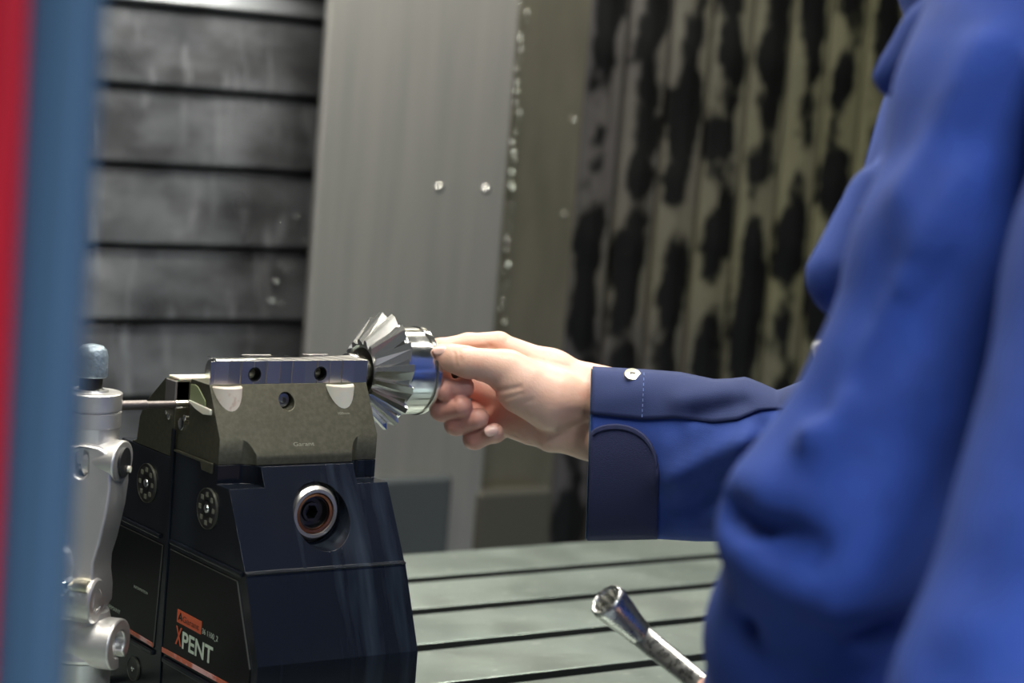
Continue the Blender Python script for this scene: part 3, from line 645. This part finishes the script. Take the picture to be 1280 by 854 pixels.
# head, neck and trunk under the jacket
def head_sdf(p):
    c = cs(1225, -560, 1.12)
    q = p-c
    d = (np.sqrt((q[..., 0]/.098)**2 + (q[..., 1]/.115)**2 + (q[..., 2]/.078)**2)-1)*.078
    d = smin(d, cone(p, c+np.array([-.045, .06, 0]), c+np.array([-.03, .085, 0]), .05, .035), .04)
    d = smin(d, cone(p, c+np.array([-.095, -.005, 0]), c+np.array([-.112, .03, 0]), .009, .014), .012)          # nose
    d = smin(d, cone(p, c+np.array([-.090, .062, -.018]), c+np.array([-.090, .062, .018]), .010, .010), .010)    # lips
    for s in (-1, 1):
        d = smin(d, cone(p, c+np.array([.01, -.01, s*.078]), c+np.array([.005, .03, s*.076]), .013, .009), .006)  # ears
        d = np.maximum(d, -(cone(p, c+np.array([-.100, -.008, s*.030]), c+np.array([-.098, -.008, s*.036]), .013, .012)))
        d = smin(d, cone(p, c+np.array([-.082, -.006, s*.032]), c+np.array([-.082, -.006, s*.033]), .011, .011), .002)
    d = smin(d, cone(p, c+np.array([.02, .06, 0]), cs(1290, -230, 1.14), .055, .062), .03)
    return smin(d, cone(p, cs(1290, -230, 1.14), cs(1345, 120, 1.17), .055, .06), .03)
hc0 = cs(1225, -560, 1.12)
hv, hf = nets(head_sdf, hc0-np.array([.16, .16, .13]), hc0+np.array([.25, .42, .16]), .006)
def arms_sdf(p):
    d = head_sdf(p)
    d = smin(d, chain(p, [(cs(1345, 100, 1.17), .06), (cs(1300, -10, 1.30), .045), (cs(1130, 560, 1.408), .040), (cs(1000, 560, 1.455), .026), (cs(830, 529, 1.522), .024)], .02), .02)
    return smin(d, chain(p, [(cs(1345, 100, 1.17), .06), (cs(1490, -40, .97), .045), (cs(1466, 351, .835), .042), (cs(1314, 905, .805), .038), (cs(1275, 1040, .825), .036), (cs(1080, 1000, 1.07), .026), (cs(1000, 925, 1.185), .017)], .02), .02)
v, f = nets(arms_sdf, np.array([.09, -.58, .73]), np.array([.50, .26, 1.58]), .0060)
body_o = obj('body', c2w(v), f, m_skin, pr, smooth=True)
for V_, F_ in ((HV, HF), (c2w(lv), lf)):
    c_ = obj('cut', V_, F_, m_skin, None, smooth=True)
    m_ = body_o.modifiers.new('join', 'BOOLEAN'); m_.operation = 'UNION'; m_.object = c_; m_.solver = 'MANIFOLD'
bpy.context.view_layer.update()
me_ = bpy.data.meshes.new_from_object(body_o.evaluated_get(bpy.context.evaluated_depsgraph_get()))
cs_ = [m.object for m in body_o.modifiers]; body_o.modifiers.clear(); print('BODY verts', len(me_.vertices), len(HV))
body_o.data = me_; me_.polygons.foreach_set('use_smooth', [True]*len(me_.polygons))
for c_ in cs_: bpy.data.objects.remove(c_)
co = np.empty(len(me_.vertices)*3, np.float32); me_.vertices.foreach_get('co', co); co = co.reshape(-1, 3) + np.array(_origin(pr)) - CAM
dz_ = co@FW; pxx = 640+F*(co@RT)/dz_; pyy = 427-F*(co@UP)/dz_
fl = np.clip((640-pxx)/45, 0, 1)*np.clip((pyy-462)/22, 0, 1) + .6*np.clip((560-pxx)/15, 0, 1)
fl = np.where(dz_ > 1.45, np.clip(fl, 0, 1), .3); at_ = me_.attributes.new('flush', 'FLOAT', 'POINT'); at_.data.foreach_set('value', fl.astype(np.float32))
nt_ = m_skin.node_tree; b_ = nt_.nodes['Principled BSDF']; an = nt_.nodes.new('ShaderNodeAttribute'); an.attribute_name = 'flush'
mx_ = nt_.nodes.new('ShaderNodeMix'); mx_.data_type = 'RGBA'; lk = b_.inputs['Base Color'].links[0].from_socket
ml_ = nt_.nodes.new('ShaderNodeMath'); ml_.operation = 'MULTIPLY'; ml_.inputs[1].default_value = .65; nt_.links.new(an.outputs['Fac'], ml_.inputs[0])
nt_.links.new(ml_.outputs[0], mx_.inputs[0]); nt_.links.new(lk, mx_.inputs[6]); mx_.inputs[7].default_value = (.62, .25, .20, 1); nt_.links.new(mx_.outputs[2], b_.inputs['Base Color'])
def hair_sdf(p):
    q = p-hc0-np.array([.012, -.012, 0])
    d = (np.sqrt((q[..., 0]/.103)**2 + (q[..., 1]/.118)**2 + (q[..., 2]/.086)**2)-1)*.086
    return np.maximum(d, np.minimum(-(q[..., 0]+.055), 10) * -1 * 0 + np.maximum(q[..., 1]-.03+q[..., 0]*-.4, -(q[..., 0]+.085)))
v, f = nets(hair_sdf, hc0-np.array([.16, .16, .13]), hc0+np.array([.16, .16, .13]), .006)
obj('hair', c2w(v), f, m_hair, pr, smooth=True)
# nails and a mole
def nail(px, py, dz, rx, ry, nrm, upd, bend=.3):
    c = c2w(cs(px, py, D+dz*.001)); nrm = np.asarray(nrm, float); nrm /= np.linalg.norm(nrm); u = np.asarray(upd, float); u -= nrm*(u@nrm); u /= np.linalg.norm(u); s = np.cross(nrm, u)
    rings = []
    for k in (1., .8, .5, .15):
        rings.append([c + s*math.copysign(abs(math.cos(t))**.8, math.cos(t))*rx*k + u*math.copysign(abs(math.sin(t))**.8, math.sin(t))*ry*k + nrm*(.0012*(1-k*k) - bend*abs(math.cos(t)*k)*rx) for t in np.linspace(0, 2*math.pi, 20, endpoint=False)])
    rings.insert(0, [p - nrm*.0012 for p in rings[0]])
    return loft('fingernail', rings, m_nail, pr, sharp=None)
wu = np.array([0, 0, 1.])
nail(549.5, 436.5, -18.6, .0038, .0050, -FW*.75+wu*.60-RT*.25, -RT+wu*.1)
nail(614, 538, -12.4, .0042, .0052, -FW*.9+wu*.25, RT+wu*.25)
sphere('mole', c2w(cs(709.5, 472, D-.0085)), .0010, M('mole_brown', (.45, .12, .08), .5), pr, 10)

# jacket trunk, near sleeve and far shoulder as one garment
def seg_d(p, a, b):
    a = np.asarray(a, np.float32); b = np.asarray(b, np.float32); ba = b-a
    hh = np.clip(((p-a)@ba)/float(ba@ba), 0, 1); d = p-a-hh[..., None]*ba; return np.sqrt((d*d).sum(-1))
def jacket_sdf(p):
    y = p[..., 1]
    yy = np.array([-.45, -.22, -.13, -.06, 0.0, .06, .15, .30, .45, .60]) ; 
    cx = np.interp(y, [-.30, -.16, -.05, .15, .5], [.300, .308, .315, .320, .335])
    a = np.interp(y, [-.30, -.24, -.18, -.13, -.03, .10, .25, .5], [.05, .065, .075, .098, .126, .125, .125, .140])
    b = np.interp(y, [-.30, -.24, -.18, -.13, -.03, .10, .5], [.05, .070, .085, .120, .160, .160, .165])
    qx, qz = p[..., 0]-cx, p[..., 2]-1.165; ca, sa_ = math.cos(.80), math.sin(.80)      # trunk turned a little towards the door
    t = (np.sqrt(((qx*ca-qz*sa_)/a)**2 + ((qx*sa_+qz*ca)/b)**2)-1)*np.minimum(a, b)
    t = np.maximum(t, -.27-y); t = np.maximum(t, y-.52)
    # chest pocket and lapel
    t = smin(t, cone(p, cs(1092, 245, 1.10), cs(1060, 345, 1.09), .014, .022), .02)
    t = smin(t, cone(p, cs(1160, 50, 1.06), cs(1120, 95, 1.06), .016, .012), .015)
    arm = chain(p, [(cs(1350, -90, .985), .062), (cs(1255, 130, .945), .045), (cs(1182, 330, .93), .0385), (cs(1128, 490, .93), .0375), (cs(1050, 655, .94), .0440)], .02)
    arm = smin(arm, chain(p, [(cs(1050, 655, .94), .0440), (cs(1008, 800, .99), .041), (cs(995, 872, 1.06), .0395), (cs(992, 915, 1.14), .036)], .03), .03)
    far = chain(p, [(cs(1290, -30, 1.33), .062), (cs(1140, 560, 1.40), .060), (cs(1060, 575, 1.415), .055)], .03)
    near = chain(p, [(cs(1500, -60, .95), .070), (cs(1510, 120, .87), .064), (cs(1466, 351, .83), .060), (cs(1314, 905, .80), .0575), (cs(1275, 1050, .82), .052), (cs(1090, 1010, 1.05), .043), (cs(1040, 975, 1.13), .038)], .02)
    for (q0, q1, hgt, wd) in NEARFOLDS: near = near - hgt*np.exp(-(seg_d(p, q0, q1)/wd)**2)
    d = smin(smin(t, cone(p, cs(1345, -75, .99), cs(1295, -40, 1.31), .05, .055), .05), arm, .020); d = smin(d, far, .03)
    d = smin(d, cone(p, cs(1290, -210, 1.14), cs(1290, -150, 1.15), .075, .085), .04)
    for (q0, q1, hgt, wd) in RIDGES:
        e = seg_d(p, q0, q1); d = d - 2.2*hgt*np.exp(-(e/(wd*.8))**2)
    return smin(d, near, .004)
dA = .895
NEARFOLDS = [(cs(1165, 712, .77), cs(1300, 735, .745), -.010, .014), (cs(1150, 790, .765), cs(1175, 760, .76), -.004, .010), (cs(1190, 640, .77), cs(1170, 700, .765), .004, .014), (cs(1190, 860, .76), cs(1310, 815, .745), -.010, .016), (cs(1250, 560, .77), cs(1235, 640, .765), -.003, .012), (cs(1120, 800, .78), cs(1155, 840, .765), -.004, .010)]
RIDGES = [(cs(1215, 215, .89), cs(1010, 540, dA), .0055, .013), (cs(1120, 330, .895), cs(1025, 505, .90), -.004, .012),
          (cs(1180, 345, .885), cs(1080, 470, .89), -.0045, .012), (cs(1230, 60, .90), cs(1130, 240, .90), .004, .013),
          (cs(925, 640, .93), cs(1010, 690, .895), -.010, .011), (cs(940, 618, .935), cs(975, 618, .915), .010, .012),
          (cs(930, 665, .94), cs(1040, 745, .90), .007, .015), (cs(960, 770, .955), cs(1090, 770, .93), -.006, .015),
          (cs(1110, 600, .90), cs(1060, 720, .895), .005, .014)]
v, f = nets(jacket_sdf, np.array([.07, -.30, .70]), np.array([.52, .54, 1.50]), .0058)
obj('jacket', c2w(v), f, m_jacket, pr, smooth=True)
# trousers and shoes
def legs_sdf(p):
    d = chain(p, [(cs(1440, 1500, 1.10), .085), (cs(1470, 2350, 1.12), .062), (cs(1500, 3250, 1.15), .055)], .03)
    d = smin(d, chain(p, [(cs(1440, 1450, 1.26), .085), (cs(1480, 2150, 1.28), .062), (cs(1520, 2900, 1.32), .055)], .03), .03)
    return smin(d, cone(p, cs(1420, 1300, 1.11), cs(1420, 1300, 1.25), .125, .125), .05)
def wpt(x, y, z): return np.array([x, y, z])
tx, ty = P(1400, 427, 1.16)[:2]
fdir = -np.array([RT[0], RT[1]]); fdir /= np.linalg.norm(fdir); sdir = np.array([FW[0], FW[1]]); sdir /= np.linalg.norm(sdir)
def w2(dx, dy, z): q = np.array([tx, ty]) + fdir*dx + sdir*dy; return np.array([q[0], q[1], z])
def tube(name, pts, mat, n=20):
    rings = []
    for i, (c, rr) in enumerate(pts): rings.append([c + np.append(fdir*math.cos(t)*rr + sdir*math.sin(t)*rr, 0) for t in np.linspace(0, 2*math.pi, n, endpoint=False)])
    return loft(name, rings, mat, pr, sharp=None)
for s in (-1, 1):
    tube('trouser_leg', [(w2(.0, s*.085, .0), .10), (w2(.02, s*.09, -.25), .085), (w2(.03, s*.10, -.45), .075), (w2(-.01, s*.11, -.70), .068), (w2(-.03, s*.11, -.90), .07)], m_jacket)
    q0 = w2(-.10, s*.11, -.95)
    rings = []
    for dx, hw, ht in ((-.105, .025, .07), (-.09, .036, .085), (-.02, .04, .085), (.06, .046, .06), (.12, .042, .045), (.145, .025, .03)):
        rings.append([w2(dx, s*.11+hw*math.cos(t)*1.0, -.95+max(0, ht*.5+ht*.5*math.sin(t))) for t in np.linspace(0, 2*math.pi, 16, endpoint=False)])
    loft('shoe', rings, m_shoe, pr, sharp=None)
tube('trouser_seat', [(w2(.0, 0, .12), .15), (w2(0, 0, .02), .155), (w2(0, 0, -.08), .13)], m_jacket)

# far sleeve, lofted from its measured outline
tx_ = [728, 742, 812, 850, 893, 915, 932, 952, 972, 990, 1008, 1040, 1090, 1120]
ty_ = [459, 459, 463, 466, 475, 474, 472, 480, 489, 482, 475, 470, 480, 490]
bx_ = [728, 740, 824, 870, 916, 1000, 1090, 1120]
by_ = [676, 676, 674, 677, 677, 680, 668, 655]
def sl_mid(x): return (np.interp(x, tx_, ty_), np.interp(x, bx_, by_))
def sl_d(x): return np.interp(x, [730, 900, 1120], [1.532, 1.475, 1.405])
def sl_b(x): return np.interp(x, [730, 820, 1000, 1120], [.036, .043, .052, .055])
FOLD = [((845, 600), (935, 548), .006, 20), ((835, 640), (930, 596), -.006, 24), ((935, 660), (955, 540), -.005, 14), ((905, 645), (925, 560), .0035, 14), ((850, 500), (905, 486), .003, 14), ((870, 520), (930, 505), -.0025, 10), ((965, 545), (985, 640), .005, 16), ((760, 500), (800, 490), .0012, 16), ((838, 560), (850, 660), .002, 16)]
def wr(x, y):
    o = 0
    for (a, b, hh, wd) in FOLD:
        ax_, ay_ = a; bx2, by2 = b; dx, dy = bx2-ax_, by2-ay_; t = min(1, max(0, ((x-ax_)*dx+(y-ay_)*dy)/(dx*dx+dy*dy)))
        o += 1.5*hh*math.exp(-((x-ax_-t*dx)**2+(y-ay_-t*dy)**2)/wd**2)
    return o
def sl_pt(x, y, off=0):
    t, b = sl_mid(x); m, hf_ = (t+b)/2, (b-t)/2; s = max(-1, min(1, (y-m)/hf_)); c = math.sqrt(1-s*s)
    return P(x, y, sl_d(x) - sl_b(x)*c**.8 - wr(x, y) - off)
def skew(x, s): return x + (-10*(.5+.5*s) if x < 800 else -10*(.5+.5*s)*max(0, (860-x)/60))     # cuff edge leans outward at its lower end
rings = []
for x in list(np.linspace(741, 741, 1)) + list(np.arange(746, 1121, 5.0)):
    ring = []
    for q in np.linspace(0, 2*math.pi, 72, endpoint=False):
        s = math.sin(q); t, b = sl_mid(x); y = (t+b)/2 + (b-t)/2*s
        if math.cos(q) >= 0: ring.append(sl_pt(x, y)); 
        else: ring.append(P(x, y, sl_d(x) + sl_b(x)*abs(math.cos(q))**.8))
        if x < 860:
            ring[-1] = ring[-1] + RT*(-7.0*(.5+.5*s)*max(0, (860-x)/120))*(sl_d(x)/F)
    rings.append(ring)
slv = loft('sleeve', rings, m_jacket, pr, cap=False, sharp=None)
for md in [slv.modifiers.new('thick', 'SOLIDIFY')]: md.thickness = .0022; md.offset = -1
def patch(name, xs, ytop, ybot, off, mat, n=14, thick=.0016, sk=True):
    v = []; nx_ = len(xs)
    for x in xs:
        yt, yb = ytop(x), ybot(x)
        for j in range(n):
            y = yt+(yb-yt)*j/(n-1); p = sl_pt(x, y, off); t, b = sl_mid(x); s = max(-1, min(1, (y-(t+b)/2)/((b-t)/2)))
            if x < 860: p = p + RT*(-7.0*(.5+.5*s)*max(0, (860-x)/120))*(sl_d(x)/F)
            v.append(p)
    f = [(i*n+j, (i+1)*n+j, (i+1)*n+j+1, i*n+j+1) for i in range(nx_-1) for j in range(n-1)]
    o = obj(name, v, f, mat, pr, smooth=True); md = o.modifiers.new('thick', 'SOLIDIFY'); md.thickness = thick; md.offset = 1 if False else 0
    return o
seamx = [740, 805, 844, 893, 922, 949, 975, 991, 1020]; seamy = [518, 525, 523, 528, 525, 513, 511, 515, 530]
patch('sleeve_top_panel', np.arange(741, 1020, 5.0), lambda x: sl_mid(x)[0]+.3, lambda x: np.interp(x, seamx, seamy), .0012, m_navy, 12)
tabx = [741, 748, 756, 764, 774, 786, 796, 806, 814, 820, 824]; tabt = [541, 535, 532, 530.5, 530, 532, 536, 543, 553, 566, 590]
patch('cuff_tab', np.linspace(742, 824, 24), lambda x: np.interp(x, tabx, tabt), lambda x: sl_mid(x)[1]-1.5, .0022, m_tab, 22, .0024)
# stitched edge around the tab
patch('tab_hem', np.linspace(744, 822, 24), lambda x: np.interp(x, tabx, tabt)+.5, lambda x: np.interp(x, tabx, tabt)+7, .0040, m_tab, 5, .0012)
# pale cuff edge
rings2 = []
for x, k in ((739.5, 1.0), (739.0, .985), (742, .97), (750, .965)):
    ring = []
    for q in np.linspace(0, 2*math.pi, 72, endpoint=False):
        s = math.sin(q)*k; c = math.cos(q)*k; t, b = sl_mid(742); y = (t+b)/2+(b-t)/2*s
        ring.append(P(x, y, sl_d(742) - (sl_b(742) + .001)*c) + RT*(-7.0*(.5+.5*math.sin(q)))*(sl_d(742)/F))
    rings2.append(ring)
loft('cuff_edge', rings2, m_lining, pr, cap=False, sharp=None)
prev = None
for k in range(9):
    y = 466+k*6.5; c = sl_pt(805-k*.3, y, .0030); c2 = sl_pt(805-k*.3, y+3.6, .0030); dv = c2-c
    lathe('stitch', c, dv, [(0, .0003), (np.linalg.norm(dv), .0003)], M('thread', (.10, .15, .34), .8) if k == 0 else bpy.data.materials['thread'], pr, 6)
bc = sl_pt(790.5, 468.8, .0040); nb = -FW*.62+wu*.78
snp = lathe('snap_button', bc, nb, [(-.0015, .0058), (.0005, .0060), (.0012, .0056), (.0013, .0045), (.0015, .0004)], m_brass, pr, 32)
nb = nb/np.linalg.norm(nb); rb = RT-nb*(RT@nb); rb /= np.linalg.norm(rb); ub = np.cross(nb, rb)
emb = [(-.0021, .0004), (-.0016, .0013), (.0012, .0012), (.0021, .0005), (.0019, -.0002), (.0013, .0000), (.0012, -.0014), (.0006, -.0014), (.0005, -.0002), (-.0007, -.0002), (-.0009, -.0014), (-.0015, -.0014), (-.0015, .0000)]
ev = [bc + nb*.00165 + rb*a + ub*b for a, b in emb]; ev2 = [p - nb*.0004 for p in ev]; n = len(emb)
fix(obj('emblem', ev+ev2, [tuple(range(n)), tuple(range(n, 2*n))[::-1]] + [(i, (i+1) % n, n+(i+1) % n, n+i) for i in range(n)], m_ink, snp))
for px, py in ((1072, 268), (1057, 298)):
    sphere('snap_button', P(px+6, py, 1.085), .005, m_navy, pr, 14)
bev(fix(obj('undershirt', [*(P(x, y, 1.12) for x, y in ((1014, 428), (1034, 422), (1036, 480), (1018, 482))), *(P(x, y, 1.16) for x, y in ((1014, 428), (1034, 422), (1036, 480), (1018, 482)))], [(0, 1, 2, 3), (7, 6, 5, 4), (0, 4, 5, 1), (1, 5, 6, 2), (2, 6, 7, 3), (3, 7, 4, 0)], M('white_cotton', (.75, .74, .68), .9), pr)), .003)
